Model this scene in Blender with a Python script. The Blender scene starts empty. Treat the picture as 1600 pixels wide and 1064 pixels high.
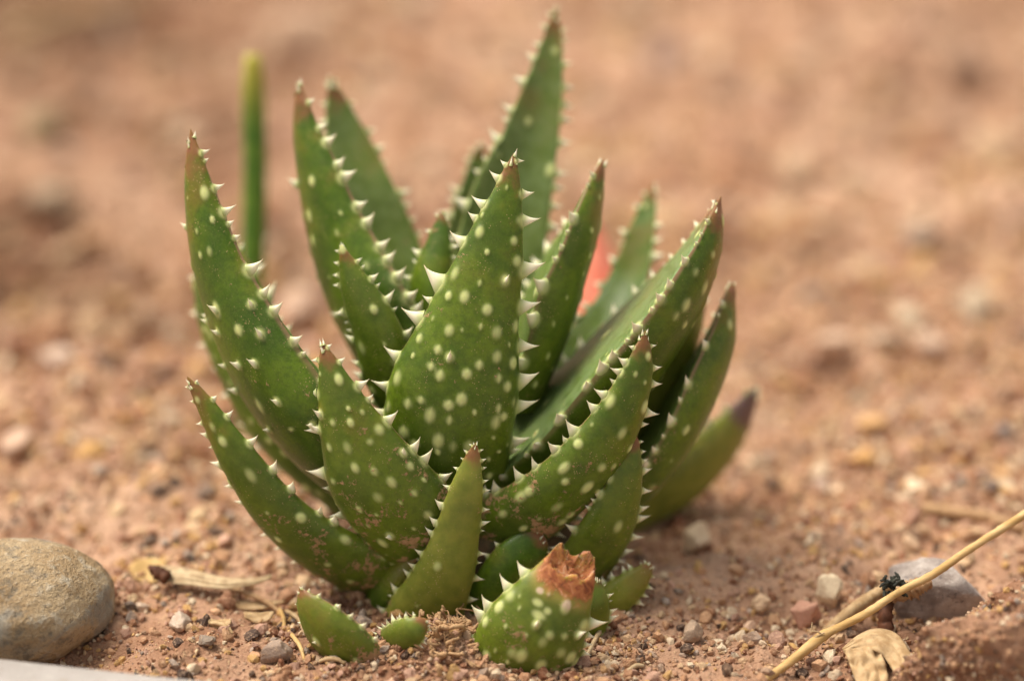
import bpy, math, random
import numpy as np
from mathutils import Matrix, Vector
from mathutils import noise as mnoise

# ------------------------------------------------------------------ camera, sky, sun, exposure
SC = 0.01                      # everything below is written in centimetres
sc = bpy.context.scene
TH = math.radians(24.0)        # how far the lens looks down
CAM = np.array([0.57, -30.6, 17.15])
K = 0.4 / 1600                 # tangent per photo pixel (60 mm lens on a 24 mm sensor)
cam_d = bpy.data.cameras.new('camera')
cam_d.sensor_width = 24.0; cam_d.lens = 60.0
cam_d.clip_start = 0.01; cam_d.clip_end = 400.0
cam_d.dof.use_dof = True; cam_d.dof.focus_distance = 32.9 * SC
cam_d.dof.aperture_fstop = 4.0
cam = bpy.data.objects.new('camera', cam_d)
sc.collection.objects.link(cam)
cam.location = CAM * SC
cam.rotation_euler = (math.pi / 2 - TH, 0, 0)
sc.camera = cam

SUN_EL, SUN_AZ = math.radians(64), math.radians(-66)     # azimuth from +Y towards +X
world = bpy.data.worlds.new('World'); sc.world = world; world.use_nodes = True
wn = world.node_tree.nodes; wl = world.node_tree.links
bg = wn['Background']
sky = wn.new('ShaderNodeTexSky'); sky.sky_type = 'NISHITA'; sky.sun_disc = False
sky.sun_elevation = SUN_EL; sky.sun_rotation = SUN_AZ
sky.air_density = 1.0; sky.dust_density = 4.0; sky.ozone_density = 1.0
hs = wn.new('ShaderNodeHueSaturation'); hs.inputs['Saturation'].default_value = 0.08
wl.new(sky.outputs[0], hs.inputs['Color']); wl.new(hs.outputs[0], bg.inputs['Color'])
bg.inputs['Strength'].default_value = 0.06
sun_d = bpy.data.lights.new('sun', 'SUN'); sun_d.energy = 1.5; sun_d.angle = math.radians(34)
sun_d.color = (1.0, 0.91, 0.77)
sun = bpy.data.objects.new('sun', sun_d); sc.collection.objects.link(sun)
sdir = Vector((math.sin(SUN_AZ) * math.cos(SUN_EL), math.cos(SUN_AZ) * math.cos(SUN_EL), math.sin(SUN_EL)))
sun.rotation_euler = sdir.to_track_quat('Z', 'Y').to_euler()
sc.view_settings.view_transform = 'Standard'; sc.view_settings.look = 'None'
sc.view_settings.gamma = 1.0; sc.view_settings.exposure = 1.55
sc.render.engine = 'CYCLES'
sc.cycles.use_denoising = True
sc.cycles.max_bounces = 6

random.seed(7); RNG = np.random.default_rng(7)

# ------------------------------------------------------------------ pixel -> place
RT = np.array([1.0, 0, 0]); UP = np.array([0, math.sin(TH), math.cos(TH)]); FW = np.array([0, math.cos(TH), -math.sin(TH)])
def P(px, py, D):
    return CAM + D * (FW + RT * ((px - 800) * K) - UP * ((py - 532) * K))
def GD(py, z=0.0):
    return (CAM[2] - z) / (math.sin(TH) + (py - 532) * K * math.cos(TH))
def G(px, py, z=0.0):
    return P(px, py, GD(py, z))
def cvec(x, y, z):             # direction given as right, up, towards the lens
    v = RT * x + UP * y - FW * z
    return v / np.linalg.norm(v)

# ------------------------------------------------------------------ noise
def vnoise(x, y, seed=0):
    xi = np.floor(x).astype(np.int64); yi = np.floor(y).astype(np.int64)
    fx = x - xi; fy = y - yi
    fx = fx * fx * fx * (fx * (fx * 6 - 15) + 10); fy = fy * fy * fy * (fy * (fy * 6 - 15) + 10)
    def h(a, b):
        n = (a * 374761393 + b * 668265263 + seed * 974634777) & 0x7fffffff
        n = ((n ^ (n >> 13)) * 1274126177) & 0x7fffffff
        return ((n ^ (n >> 16)) & 0xffff) / 32767.5 - 1.0
    a = h(xi, yi); b = h(xi + 1, yi); c = h(xi, yi + 1); d = h(xi + 1, yi + 1)
    return (a * (1 - fx) + b * fx) * (1 - fy) + (c * (1 - fx) + d * fx) * fy
def sstep(a, b, x):
    t = np.clip((x - a) / (b - a), 0, 1); return t * t * (3 - 2 * t)

# hollows and swellings seen in the soil: photo pixel, radius (cm), height (cm)
BUMPS = [(1210, 815, .35, -.22), (1270, 590, .8, -.35), (270, 485, 1.1, -.9), (20, 415, 1.7, -1.3), (1140, 910, .55, .28),
         (1060, 930, .6, .22), (410, 955, .5, -.12), (1500, 800, .8, .25), (1440, 850, .6, -.2), (1415, 480, .7, -.35),
         (1165, 395, .9, -.4), (1400, 215, 1.4, -.55), (1500, 140, 1.6, -.6), (430, 410, 1.1, -.55), (330, 700, .8, -.2),
         (640, 1035, .6, .15), (720, 1030, .4, .2), (1030, 900, .4, -.15), (1250, 980, .5, -.2), (60, 130, 3, .5), (130, 60, 3, -.5)]
BP = [(G(a, b)[0], G(a, b)[1], r, h) for a, b, r, h in BUMPS]
def H(x, y):
    x = np.asarray(x, float); y = np.asarray(y, float)
    h = .22 * vnoise(x / 3.1, y / 3.1, 1) + .13 * vnoise(x / 1.15, y / 1.15, 2) + .07 * vnoise(x / .47, y / .47, 3)
    h = h + .055 * vnoise(x / .21, y / .21, 4) + .04 * np.abs(vnoise(x / .11, y / .11, 5))
    far = sstep(6, 25, y)
    h = h + .10 * np.abs(vnoise(x / .8, y / .8, 8)) * sstep(1.5, 4, np.hypot(x, y)) + far * (.45 * vnoise(x / 4.3, y / 4.3, 6) + .2 * np.abs(vnoise(x / 1.6, y / 1.6, 7)))
    r = np.hypot(x, y + .6)
    h = h * (.45 + .55 * sstep(2.0, 5.0, r)) + .20 * np.exp(-(r / 2.4) ** 2)
    for bx_, by_, br, bh in BP:
        h = h + bh * np.exp(-((x - bx_) ** 2 + (y - by_) ** 2) / (br * br))
    return h

# ------------------------------------------------------------------ mesh helpers
def link(o, parent=None):
    sc.collection.objects.link(o)
    if parent is not None: o.parent = parent
    return o
def mk(name, V, F, mat=None, parent=None, origin=None, smooth=True, attrs=None):
    """V in cm (world) ; F (n,3) or (n,4) array or list ; origin in cm becomes the object's origin"""
    V = np.asarray(V, float)
    if origin is not None: V = V - np.asarray(origin)
    me = bpy.data.meshes.new(name)
    if isinstance(F, np.ndarray):
        n, k = F.shape
        me.vertices.add(len(V)); me.vertices.foreach_set('co', (V * SC).astype(np.float32).ravel())
        me.loops.add(n * k); me.loops.foreach_set('vertex_index', F.astype(np.int32).ravel())
        me.polygons.add(n)
        me.polygons.foreach_set('loop_start', np.arange(0, n * k, k, dtype=np.int32))
        me.update(calc_edges=True)
    else:
        me.from_pydata((V * SC).tolist(), [], F)
    me.validate()
    me.polygons.foreach_set('use_smooth', np.full(len(me.polygons), smooth))
    for an, arr in (attrs or {}).items():
        a = me.color_attributes.new(an, 'FLOAT_COLOR', 'POINT')
        a.data.foreach_set('color', np.asarray(arr, np.float32).ravel())
    me.update()
    if mat: me.materials.append(mat)
    o = bpy.data.objects.new(name, me)
    if origin is not None and parent is None: o.location = np.asarray(origin) * SC
    return link(o, parent)
def empty(name, loc):
    o = bpy.data.objects.new(name, None); o.location = np.asarray(loc) * SC; o.empty_display_size = .01
    return link(o)
def tag(o, label=None, cat=None, group=None, kind=None):
    for k, v in (('label', label), ('category', cat), ('group', group), ('kind', kind)):
        if v: o[k] = v
    return o
def grid_faces(nu, nv, closed=True):
    i = np.arange(nu - 1)[:, None]; m = nv if closed else nv - 1
    j = np.arange(m)[None, :]; j2 = (j + 1) % nv
    return np.stack([i * nv + j, i * nv + j2, (i + 1) * nv + j2, (i + 1) * nv + j], -1).reshape(-1, 4)
def spline(pts, n):
    """smooth curve through pts (k,m), n samples, spaced by length of the first three columns"""
    pts = np.asarray(pts, float); k = len(pts)
    d = np.r_[0, np.cumsum(np.linalg.norm(np.diff(pts[:, :3], axis=0), axis=1))]
    m = np.zeros_like(pts)
    for i in range(k):
        a, b = max(i - 1, 0), min(i + 1, k - 1)
        m[i] = (pts[b] - pts[a]) / (d[b] - d[a])
    t = np.linspace(0, d[-1], n); s = np.clip(np.searchsorted(d, t, 'right') - 1, 0, k - 2)
    h = (d[s + 1] - d[s])[:, None]; u = ((t - d[s])[:, None]) / h
    return ((2 * u**3 - 3 * u**2 + 1) * pts[s] + (u**3 - 2 * u**2 + u) * h * m[s] + (-2 * u**3 + 3 * u**2) * pts[s + 1] + (u**3 - u**2) * h * m[s + 1])
def tube(pts, radii, n=40, nv=10, jit=0.0, flat=1.0):
    c = spline(np.c_[np.asarray(pts, float), np.asarray(radii, float)], n)
    C3, R = c[:, :3], np.maximum(c[:, 3], .002)
    T = np.gradient(C3, axis=0); T /= np.linalg.norm(T, axis=1)[:, None]
    ref = np.array([.13, .2, 1.0]); A = np.cross(T, ref); A /= np.linalg.norm(A, axis=1)[:, None]; B = np.cross(T, A)
    ph = np.linspace(0, 2 * np.pi, nv, endpoint=False)
    rj = 1 + jit * RNG.standard_normal((n, nv)) if jit else np.ones((n, nv))
    V = C3[:, None] + R[:, None, None] * rj[..., None] * (np.cos(ph)[None, :, None] * A[:, None] + flat * np.sin(ph)[None, :, None] * B[:, None])
    V = np.concatenate([V.reshape(-1, 3), C3[:1], C3[-1:]]); F = [tuple(f) for f in grid_faces(n, nv)]
    a, b = n * nv, n * nv + 1
    F += [(a, (j + 1) % nv, j) for j in range(nv)] + [(b, (n - 1) * nv + j, (n - 1) * nv + (j + 1) % nv) for j in range(nv)]
    return V, F
def sheet(Gr, th):
    """Gr (nu,nv,3) grid of points -> closed thin body of thickness th"""
    nu, nv = Gr.shape[:2]
    a = np.gradient(Gr, axis=0); b = np.gradient(Gr, axis=1)
    nrm = np.cross(a, b); nrm /= np.linalg.norm(nrm, axis=2)[..., None] + 1e-12
    V = np.concatenate([(Gr + nrm * th / 2).reshape(-1, 3), (Gr - nrm * th / 2).reshape(-1, 3)])
    f = grid_faces(nu, nv, False); o = nu * nv
    F = [tuple(q) for q in f] + [tuple(q[::-1] + o) for q in f]
    def rim(idx):
        for p, q in zip(idx[:-1], idx[1:]): F.append((int(q), int(p), int(p + o), int(q + o)))
    I = np.arange(nu * nv).reshape(nu, nv)
    rim(I[0]); rim(I[-1][::-1]); rim(I[:, 0][::-1]); rim(I[:, -1])
    return V, F
def ico(sub):
    import bmesh
    bm = bmesh.new(); bmesh.ops.create_icosphere(bm, subdivisions=sub, radius=1.0)
    V = np.array([v.co[:] for v in bm.verts]); F = np.array([[v.index for v in f.verts] for f in bm.faces]); bm.free()
    return V, F

# ------------------------------------------------------------------ materials
class NT:
    def __init__(s, name):
        s.m = bpy.data.materials.new(name); s.m.use_nodes = True
        s.n = s.m.node_tree.nodes; s.l = s.m.node_tree.links; s.b = s.n['Principled BSDF']
        s.tc = s.n.new('ShaderNodeTexCoord').outputs['Object']
    def set(s, sock, v):
        if isinstance(v, bpy.types.NodeSocket): s.l.new(v, sock)
        elif isinstance(v, tuple) and len(v) == 3: sock.default_value = (*v, 1)
        else: sock.default_value = v
    def noise(s, scale, detail=3, rough=.55, dist=0, vec=None):
        n = s.n.new('ShaderNodeTexNoise'); s.l.new(vec or s.tc, n.inputs['Vector'])
        n.inputs['Scale'].default_value = scale; n.inputs['Detail'].default_value = detail
        n.inputs['Roughness'].default_value = rough; n.inputs['Distortion'].default_value = dist
        return n.outputs['Fac']
    def voro(s, scale, feat='F1', out='Distance'):
        n = s.n.new('ShaderNodeTexVoronoi'); n.feature = feat; s.l.new(s.tc, n.inputs['Vector']); n.inputs['Scale'].default_value = scale
        return n.outputs[out]
    def mix(s, fac, a, b, mode='MIX'):
        n = s.n.new('ShaderNodeMix'); n.data_type = 'RGBA'; n.blend_type = mode
        s.set(n.inputs[0], fac); s.set(n.inputs[6], a); s.set(n.inputs[7], b)
        return n.outputs[2]
    def math(s, op, a, b=0.0, c=0.0):
        n = s.n.new('ShaderNodeMath'); n.operation = op
        s.set(n.inputs[0], a); s.set(n.inputs[1], b); s.set(n.inputs[2], c)
        return n.outputs[0]
    def ss(s, x, a, b, lo=0.0, hi=1.0):
        n = s.n.new('ShaderNodeMapRange'); n.interpolation_type = 'SMOOTHSTEP'
        s.set(n.inputs['Value'], x); n.inputs['From Min'].default_value = a; n.inputs['From Max'].default_value = b
        n.inputs['To Min'].default_value = lo; n.inputs['To Max'].default_value = hi
        return n.outputs[0]
    def attr(s, name):
        n = s.n.new('ShaderNodeAttribute'); n.attribute_name = name
        p = s.n.new('ShaderNodeSeparateColor'); s.l.new(n.outputs['Color'], p.inputs[0])
        return n.outputs['Color'], p.outputs[0], p.outputs[1], p.outputs[2], n.outputs['Alpha']
    def ramp(s, fac, stops):
        n = s.n.new('ShaderNodeValToRGB'); s.l.new(fac, n.inputs[0]); e = n.color_ramp.elements
        while len(e) < len(stops): e.new(.5)
        for el, (p, c) in zip(e, stops): el.position = p; el.color = (*c, 1)
        return n.outputs[0]
    def bump(s, h, strength=.5, dist=.0003, nrm=None):
        n = s.n.new('ShaderNodeBump'); s.l.new(h, n.inputs['Height']); n.inputs['Strength'].default_value = strength; n.inputs['Distance'].default_value = dist
        if nrm: s.l.new(nrm, n.inputs['Normal'])
        return n.outputs[0]
    def out(s, col, rough=.6, nrm=None, spec=.5, sss=0.0, sssr=(.001, .001, .0005)):
        s.set(s.b.inputs['Base Color'], col); s.set(s.b.inputs['Roughness'], rough); s.b.inputs['Specular IOR Level'].default_value = spec
        if nrm: s.l.new(nrm, s.b.inputs['Normal'])
        if sss:
            s.b.inputs['Subsurface Weight'].default_value = sss; s.b.inputs['Subsurface Radius'].default_value = (1, 1, 1)
            s.b.inputs['Subsurface Scale'].default_value = sssr[0]; s.b.inputs['Subsurface Radius'].default_value = tuple(r / sssr[0] for r in sssr)
        return s.m

def mat_leaf():
    t = NT('aloe_leaf')
    _, spot, u, edge, dirt = t.attr('la'); _, adax, scar, yel, wilt = t.attr('lb')
    big = t.noise(130, 3); mid = t.noise(520, 4); fine = t.noise(3800, 3)
    col = t.mix(t.ss(big, .35, .65), (.030, .084, .003), (.090, .162, .004))
    col = t.mix(t.ss(t.noise(1500, 4, .7), .58, .36, 0, .45), col, (.016, .045, .004))
    col = t.mix(t.math('MULTIPLY', yel, t.ss(mid, .25, .7, .6, 1)), col, (.27, .26, .04))
    col = t.mix(t.ss(fine, .48, .74, 0, .32), col, (.14, .19, .035))
    bloom = t.math('MULTIPLY', adax, t.ss(mid, .3, .7, .25, .75))
    col = t.mix(t.math('MINIMUM', bloom, .9), col, (.17, .235, .085))
    # reddish flush and the dry brown tip
    flush = t.math('MULTIPLY', t.ss(u, .5, .9), t.ss(big, .48, .66))
    col = t.mix(t.math('MULTIPLY', flush, .55), col, (.19, .105, .02))
    tipn = t.math('ADD', u, t.math('MULTIPLY', t.math('SUBTRACT', mid, .5), .14))
    col = t.mix(t.ss(tipn, .89, .97, 0, .92), col, (.22, .085, .035))
    ed = t.math('MULTIPLY', t.ss(edge, .9955, .9995), t.ss(u, .1, .75, .1, .85))
    col = t.mix(ed, col, (.30, .17, .10))
    col = t.mix(t.math('MULTIPLY', wilt, t.ss(tipn, .76, .86)), col, (.15, .085, .07))
    # pale tubercles
    col = t.mix(t.math('MULTIPLY', t.ss(spot, .03, .85), .95), col, (.58, .60, .24))
    # dried wound
    sn = t.noise(650, 5, .65, .8)
    wound = t.ramp(sn, [(.30, (.07, .022, .010)), (.43, (.27, .075, .025)), (.56, (.46, .17, .06)), (.70, (.62, .42, .27))])
    col = t.mix(t.ss(t.math('ADD', scar, t.math('MULTIPLY', t.math('SUBTRACT', sn, .5), 1.1)), .30, .72), t.mix(t.ss(scar, .02, .4, 0, .8), col, (.30, .24, .05)), wound)
    # clinging soil and specks
    dn = t.math('ADD', t.math('MULTIPLY', t.noise(330, 3, .6), .55), t.math('MULTIPLY', t.noise(1700, 4, .7), .45)); dm = t.ss(t.math('ADD', dn, t.math('MULTIPLY', dirt, .22)), .635, .70)
    dcol = t.mix(t.noise(2500, 2), (.30, .14, .06), (.58, .36, .19))
    col = t.mix(t.math('MULTIPLY', t.ss(spot, .25, .7), t.ss(scar, .05, .25)), col, (.60, .44, .30))
    col = t.mix(t.math('MULTIPLY', dm, .9), col, dcol)
    sp = t.math('MULTIPLY', t.ss(t.voro(2600), .24, .12), t.ss(t.noise(300, 2), .48, .64))
    col = t.mix(t.math('MULTIPLY', sp, .75), col, (.50, .34, .17))
    hgt = t.math('ADD', t.math('MULTIPLY', fine, .25), t.math('ADD', t.math('MULTIPLY', dm, 1.2), t.math('MULTIPLY', t.math('MULTIPLY', sn, scar), 2.5)))
    nr = t.bump(hgt, .55, .00022)
    ro = t.math('ADD', t.ss(mid, .3, .7, .30, .46), t.math('MULTIPLY', dm, .4))
    ro = t.math('MINIMUM', t.math('ADD', ro, t.math('MULTIPLY', scar, .2)), .95)
    return t.out(col, ro, nr, .27, .25, (.0010, .0018, .0003))
def mat_tooth():
    t = NT('aloe_tooth'); _, z, a, b, c = t.attr('tz')
    col = t.mix(t.ss(z, .02, .45), (.42, .46, .17), (.82, .75, .53))
    col = t.mix(t.ss(z, .75, 1.0), col, (.72, .50, .26))
    return t.out(col, .42, None, .4, .25, (.0006, .0005, .0003))
def mat_soil():
    t = NT('soil')
    big = t.noise(16, 3); mid = t.noise(90, 4); g1 = t.noise(420, 5, .7); g2 = t.noise(1900, 3, .7)
    col = t.mix(t.ss(big, .35, .68), (.37, .20, .118), (.54, .34, .225))
    col = t.mix(t.ss(mid, .40, .7, 0, .7), col, (.57, .36, .24))
    col = t.mix(t.ss(mid, .50, .30, 0, .8), col, (.27, .13, .072))
    col = t.mix(t.ss(g1, .5, .75, 0, .55), col, (.66, .43, .26))
    col = t.mix(t.ss(g2, .52, .34, 0, .5), col, (.20, .10, .058))
    v = t.voro(900); col = t.mix(t.ss(v, .25, .1, 0, .45), col, (.58, .44, .31))
    col = t.mix(t.attr('soil_dark')[1], col, t.mix(1.0, col, (.50, .41, .35), 'MULTIPLY'))  # soil colour multiplied darker by the vertex mask
    h = t.math('ADD', t.math('MULTIPLY', g1, 1.0), t.math('ADD', t.math('MULTIPLY', g2, .5), t.ss(v, .5, 0, 0, .6)))
    return t.out(col, .95, t.bump(h, .8, .0007), .2)
def mat_grain():
    t = NT('mineral_grain'); c, *_ = t.attr('col')
    n = t.noise(700, 5, .7); f = t.noise(3000, 3)
    col = t.mix(t.ss(n, .35, .7, 0, .6), c, t.mix(1.0, c, (.60, .52, .46), 'MULTIPLY'))
    col = t.mix(t.ss(f, .5, .72, 0, .55), col, (.58, .38, .24)); col = t.mix(t.ss(t.noise(150, 3), .5, .65, 0, .5), col, (.45, .26, .15))
    return t.out(col, .85, t.bump(t.math('ADD', n, f), .6, .0003), .3)
def mat_cobble():
    t = NT('river_stone'); n1 = t.noise(70, 4, .6, .5); n2 = t.noise(330, 5, .7); n3 = t.noise(1500, 4, .7)
    col = t.mix(t.ss(n1, .35, .65), (.33, .21, .10), (.50, .37, .22))
    col = t.mix(t.ss(n2, .52, .7, 0, .8), col, (.54, .47, .36))
    col = t.mix(t.ss(n2, .49, .34, 0, .8), col, (.17, .14, .10)); col = t.mix(t.ss(t.noise(110, 4, .6, 1.0), .56, .66, 0, .7), col, (.28, .26, .22))
    col = t.mix(t.ss(n3, .55, .72, 0, .55), col, (.60, .49, .36))
    col = t.mix(t.ss(n3, .44, .3, 0, .7), col, (.11, .095, .075))
    return t.out(col, .8, t.bump(t.math('ADD', t.math('MULTIPLY', n2, 1.5), n3), .9, .0008), .3)
def mat_rock():
    t = NT('grey_rock'); n1 = t.noise(160, 5, .65); n2 = t.noise(900, 4, .7)
    col = t.mix(t.ss(n1, .36, .64), (.22, .175, .15), (.48, .41, .36))
    col = t.mix(t.ss(n2, .5, .7, 0, .6), col, (.56, .50, .45)); col = t.mix(t.ss(n2, .44, .3, 0, .8), col, (.10, .085, .085))
    return t.out(col, .85, t.bump(t.math('ADD', n1, n2), .7, .0004), .3)
def mat_dry(name, a, b, streak=(900, 900, 60), rough=.7):
    t = NT(name); mp = t.n.new('ShaderNodeMapping'); t.l.new(t.tc, mp.inputs['Vector']); mp.inputs['Scale'].default_value = streak
    n = t.noise(1.0, 4, .6, 0, mp.outputs[0]); n2 = t.noise(500, 4)
    col = t.mix(t.ss(n, .3, .7), a, b); col = t.mix(t.ss(n2, .6, .75, 0, .5), col, tuple(x * .4 for x in a))
    return t.out(col, rough, t.bump(n, .5, .0002), .3, .1, (.0006, .0004, .0002))
def mat_plain(name, a, b, scale=600, rough=.7, spec=.3):
    t = NT(name); n = t.noise(scale, 4, .6); col = t.mix(t.ss(n, .3, .7), a, b)
    return t.out(col, rough, t.bump(n, .5, .0003), spec)
def mat_concrete():
    t = NT('concrete'); n1 = t.noise(60, 4, .6); n2 = t.noise(500, 5, .7); n3 = t.noise(2500, 3)
    col = t.mix(t.ss(n1, .3, .7), (.30, .265, .24), (.40, .36, .33)); col = t.mix(t.ss(n2, .55, .75, 0, .6), col, (.54, .48, .43))
    col = t.mix(t.ss(n2, .42, .3, 0, .5), col, (.33, .25, .19))
    return t.out(col, .9, t.bump(t.math('ADD', n2, n3), .6, .0005), .25)
def mat_blade():
    t = NT('green_blade'); g = t.n.new('ShaderNodeTexCoord').outputs['Generated']; s = t.n.new('ShaderNodeSeparateXYZ'); t.l.new(g, s.inputs[0])
    n = t.noise(400, 3)
    col = t.mix(t.ss(n, .35, .65), (.07, .16, .008), (.12, .22, .015)); col = t.mix(t.ss(s.outputs[2], .80, 1.0), col, (.42, .36, .04))
    return t.out(col, .5, None, .4, .1, (.0008, .001, .0003))

M = dict(leaf=mat_leaf(), tooth=mat_tooth(), soil=mat_soil(), grain=mat_grain(), cobble=mat_cobble(), rock=mat_rock(), concrete=mat_concrete(), blade=mat_blade(),
         straw=mat_dry('golden_straw', (.47, .28, .095), (.62, .42, .19), (120, 120, 900)), husk=mat_dry('dry_husk', (.36, .22, .10), (.53, .37, .20)),
         paledry=mat_dry('pale_dry_leaf', (.38, .26, .14), (.56, .42, .25)), brown=mat_plain('burnt_brown', (.05, .018, .008), (.14, .05, .022)),
         fuzz=mat_plain('black_fuzz', (.012, .012, .010), (.05, .05, .035), 900, .8), flake=mat_plain('ochre_flake', (.42, .25, .085), (.56, .37, .15), 300),
         root=mat_plain('dry_root', (.30, .16, .075), (.52, .33, .17), 900), coral=mat_plain('coral_petal', (.80, .20, .12), (.85, .28, .18), 250, .6),
         stem=mat_plain('plant_stem', (.05, .06, .02), (.16, .09, .045), 300), clod=mat_soil())
M['clod'].name = 'soil_clod'

# ------------------------------------------------------------------ the ground
def axis(lo, hi, step, far, grow=1.22):
    a = list(np.arange(lo, hi + step / 2, step)); s = step
    while a[-1] < far: s *= grow; a.append(a[-1] + s)
    s = step
    while a[0] > -far: s *= grow; a.insert(0, a[0] - s)
    return np.array(a)
gx = axis(-10, 10, .05, 6000); gy = np.concatenate([axis(-4.5, 8, .05, 6000)]);
gy = np.r_[axis(-4.5, 8, .05, 6000)[axis(-4.5, 8, .05, 6000) <= 8.001], np.arange(8.09, 34, .10)]
s_ = .10; ext = [gy[-1]]
while ext[-1] < 6000: s_ *= 1.22; ext.append(ext[-1] + s_)
gy = np.r_[gy, ext[1:]]
X, Y = np.meshgrid(gx, gy, indexing='ij')
rr = np.hypot(X, Y - 10)
Z = H(X, Y) * (1 - sstep(200, 1500, rr))
DARK_PATCHES = [(70, 60, 7.5, 1.0), (10, 415, 2.6, 1.0), (260, 250, 4.5, .7), (270, 480, 1.5, .9), (640, 960, 2.4, .75), (1590, 20, 4.0, .5), (1560, 160, 3, .4), (1200, 1000, 1.6, .35), (430, 430, 2, .6)]  # patches of darker soil: position, radius, strength
def soil_dark(x, y):
    d = .5 * sstep(.3, -2.6, np.asarray(y, float) + .5 * vnoise(np.asarray(x) / 1.1, np.asarray(y) / 1.1, 33))  # soil also turns darker towards the near side, with a ragged border
    for a_, b_, r_, k_ in DARK_PATCHES:
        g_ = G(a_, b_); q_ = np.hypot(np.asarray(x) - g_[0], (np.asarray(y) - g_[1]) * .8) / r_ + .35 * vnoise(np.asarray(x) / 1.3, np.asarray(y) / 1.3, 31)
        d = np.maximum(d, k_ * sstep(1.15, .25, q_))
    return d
dark_v = soil_dark(X, Y).ravel()
ground = mk('ground', np.stack([X, Y, Z], -1).reshape(-1, 3), grid_faces(len(gx), len(gy), False), M['soil'], attrs={'soil_dark': np.stack([dark_v, dark_v, dark_v, np.ones_like(dark_v)], -1)})
tag(ground, kind='structure')

# low concrete kerb in front, its back edge crosses the corner of the photograph
kz = .62
k0 = G(0, 1021, kz); k1 = G(300, 1054, kz); kd = (k1 - k0)[:2] / np.linalg.norm((k1 - k0)[:2]); kn = np.array([kd[1], -kd[0]])
if kn[1] > 0: kn = -kn
ts = np.r_[-60, -30, -12, np.arange(-6, 6, .12), 12, 30, 60]
prof = [(0.0, -2.0), (0.0, kz - .16), (.03, kz - .07), (.09, kz - .02), (.2, kz), (2.5, kz), (9.8, kz), (10.0, kz - .1), (10.0, -2.0)]
KV = []
for t_ in ts:
    for (o_, z_) in prof:
        w = .035 * mnoise.noise(Vector((t_ * 1.7, o_, z_ * 3))) + .02 * mnoise.noise(Vector((t_ * 6, o_ * 2, z_)))
        q = k0[:2] + kd * t_ + kn * (o_ + (w if o_ < .1 else 0)); KV.append((q[0], q[1], z_ + (w * .6 if z_ > 0 else 0)))
kf = [tuple(f) for f in grid_faces(len(ts), len(prof), False)] + [tuple(range(len(prof)))[::-1], tuple(range((len(ts) - 1) * len(prof), len(ts) * len(prof)))]
kerb = mk('kerb', KV, kf, M['concrete'], origin=(k0[0], k0[1], 0)); tag(kerb, kind='structure')
def on_kerb(x, y): return ((np.asarray(x) - k0[0]) * kn[0] + (np.asarray(y) - k0[1]) * kn[1]) > -.05

# loose grit lying on the soil
PAL = np.array([(.58, .33, .18), (.62, .37, .14), (.58, .34, .24), (.46, .24, .13), (.32, .25, .20), (.78, .62, .43), (.09, .055, .04), (.27, .11, .055), (.70, .48, .28), (.46, .36, .29)])
PW = np.array([.16, .12, .10, .18, .03, .10, .05, .13, .14, .03]); PW /= PW.sum()
def grit(name, layers, label):
    Vs, Fs, Cs, off = [], [], [], 0
    for (n, r0, r1, x0, x1, y0, y1, sub, patch, bury) in layers:
        bv, bf = ico(sub)
        var = []
        for k in range(14):
            v = bv * (1 + .22 * RNG.standard_normal((len(bv), 1)).clip(-1.5, 1.5)) if sub == 1 else None
            if sub > 1:
                o_ = RNG.random(3) * 50; d = np.array([mnoise.noise(Vector(p * 1.3 + o_)) for p in bv]); v = bv * (1 + .5 * d)[:, None]
                q = RNG.standard_normal((3, 3))
                for a_ in q:                                     # chipped faces
                    a_ /= np.linalg.norm(a_); s = v @ a_; v = v - np.maximum(s - .62, 0)[:, None] * a_
            var.append(v * np.array([1, RNG.uniform(.6, .95), RNG.uniform(.45, .8)]))
        var = np.array(var)
        x = RNG.uniform(x0, x1, n); y = RNG.uniform(y0, y1, n)
        keep = ~on_kerb(x, y) & (vnoise(x / patch, y / patch, 21) + .6 * vnoise(x / patch * 3, y / patch * 3, 22) > RNG.uniform(-1.1, .75, n))
        keep &= (np.abs(x) < 8.2 + .25 * np.maximum(y, 0))
        x, y = x[keep], y[keep]; n = len(x)
        r = r0 * (r1 / r0) ** (RNG.random(n) ** 1.7)
        z = H(x, y) + r * bury
        A = RNG.standard_normal((n, 4)); A /= np.linalg.norm(A, axis=1)[:, None]; a, b, c, d = A.T
        R = np.stack([1 - 2 * (c * c + d * d), 2 * (b * c - a * d), 2 * (b * d + a * c), 2 * (b * c + a * d), 1 - 2 * (b * b + d * d), 2 * (c * d - a * b), 2 * (b * d - a * c), 2 * (c * d + a * b), 1 - 2 * (b * b + c * c)], -1).reshape(n, 3, 3)
        v = np.einsum('nij,nkj->nki', R, var[RNG.integers(0, 14, n)]) * r[:, None, None] + np.stack([x, y, z], -1)[:, None]
        col = PAL[RNG.choice(len(PAL), n, p=PW)] * RNG.uniform(.8, 1.12, (n, 1)) * (1 - .4 * soil_dark(x, y))[:, None]
        Vs.append(v.reshape(-1, 3)); Fs.append((bf[None] + (np.arange(n) * len(bv))[:, None, None]).reshape(-1, 3) + off); off += n * len(bv)
        Cs.append(np.repeat(np.c_[col, np.ones(n)], len(bv), axis=0))
    o = mk(name, np.concatenate(Vs), np.concatenate(Fs), M['grain'], attrs={'col': np.concatenate(Cs)}, smooth=False)
    return tag(o, label, 'grit', kind='stuff')
grit('fine_grit', [(5200, .02, .075, -2.6, 2.4, -3.2, .9, 1, .7, .55), (26000, .012, .032, -8, 8, -4, 4, 1, 1.2, .1), (40000, .028, .085, -9, 9, -4.5, 13, 1, 1.6, .3)], 'fine sandy grit covering the reddish soil round the plant')
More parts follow.
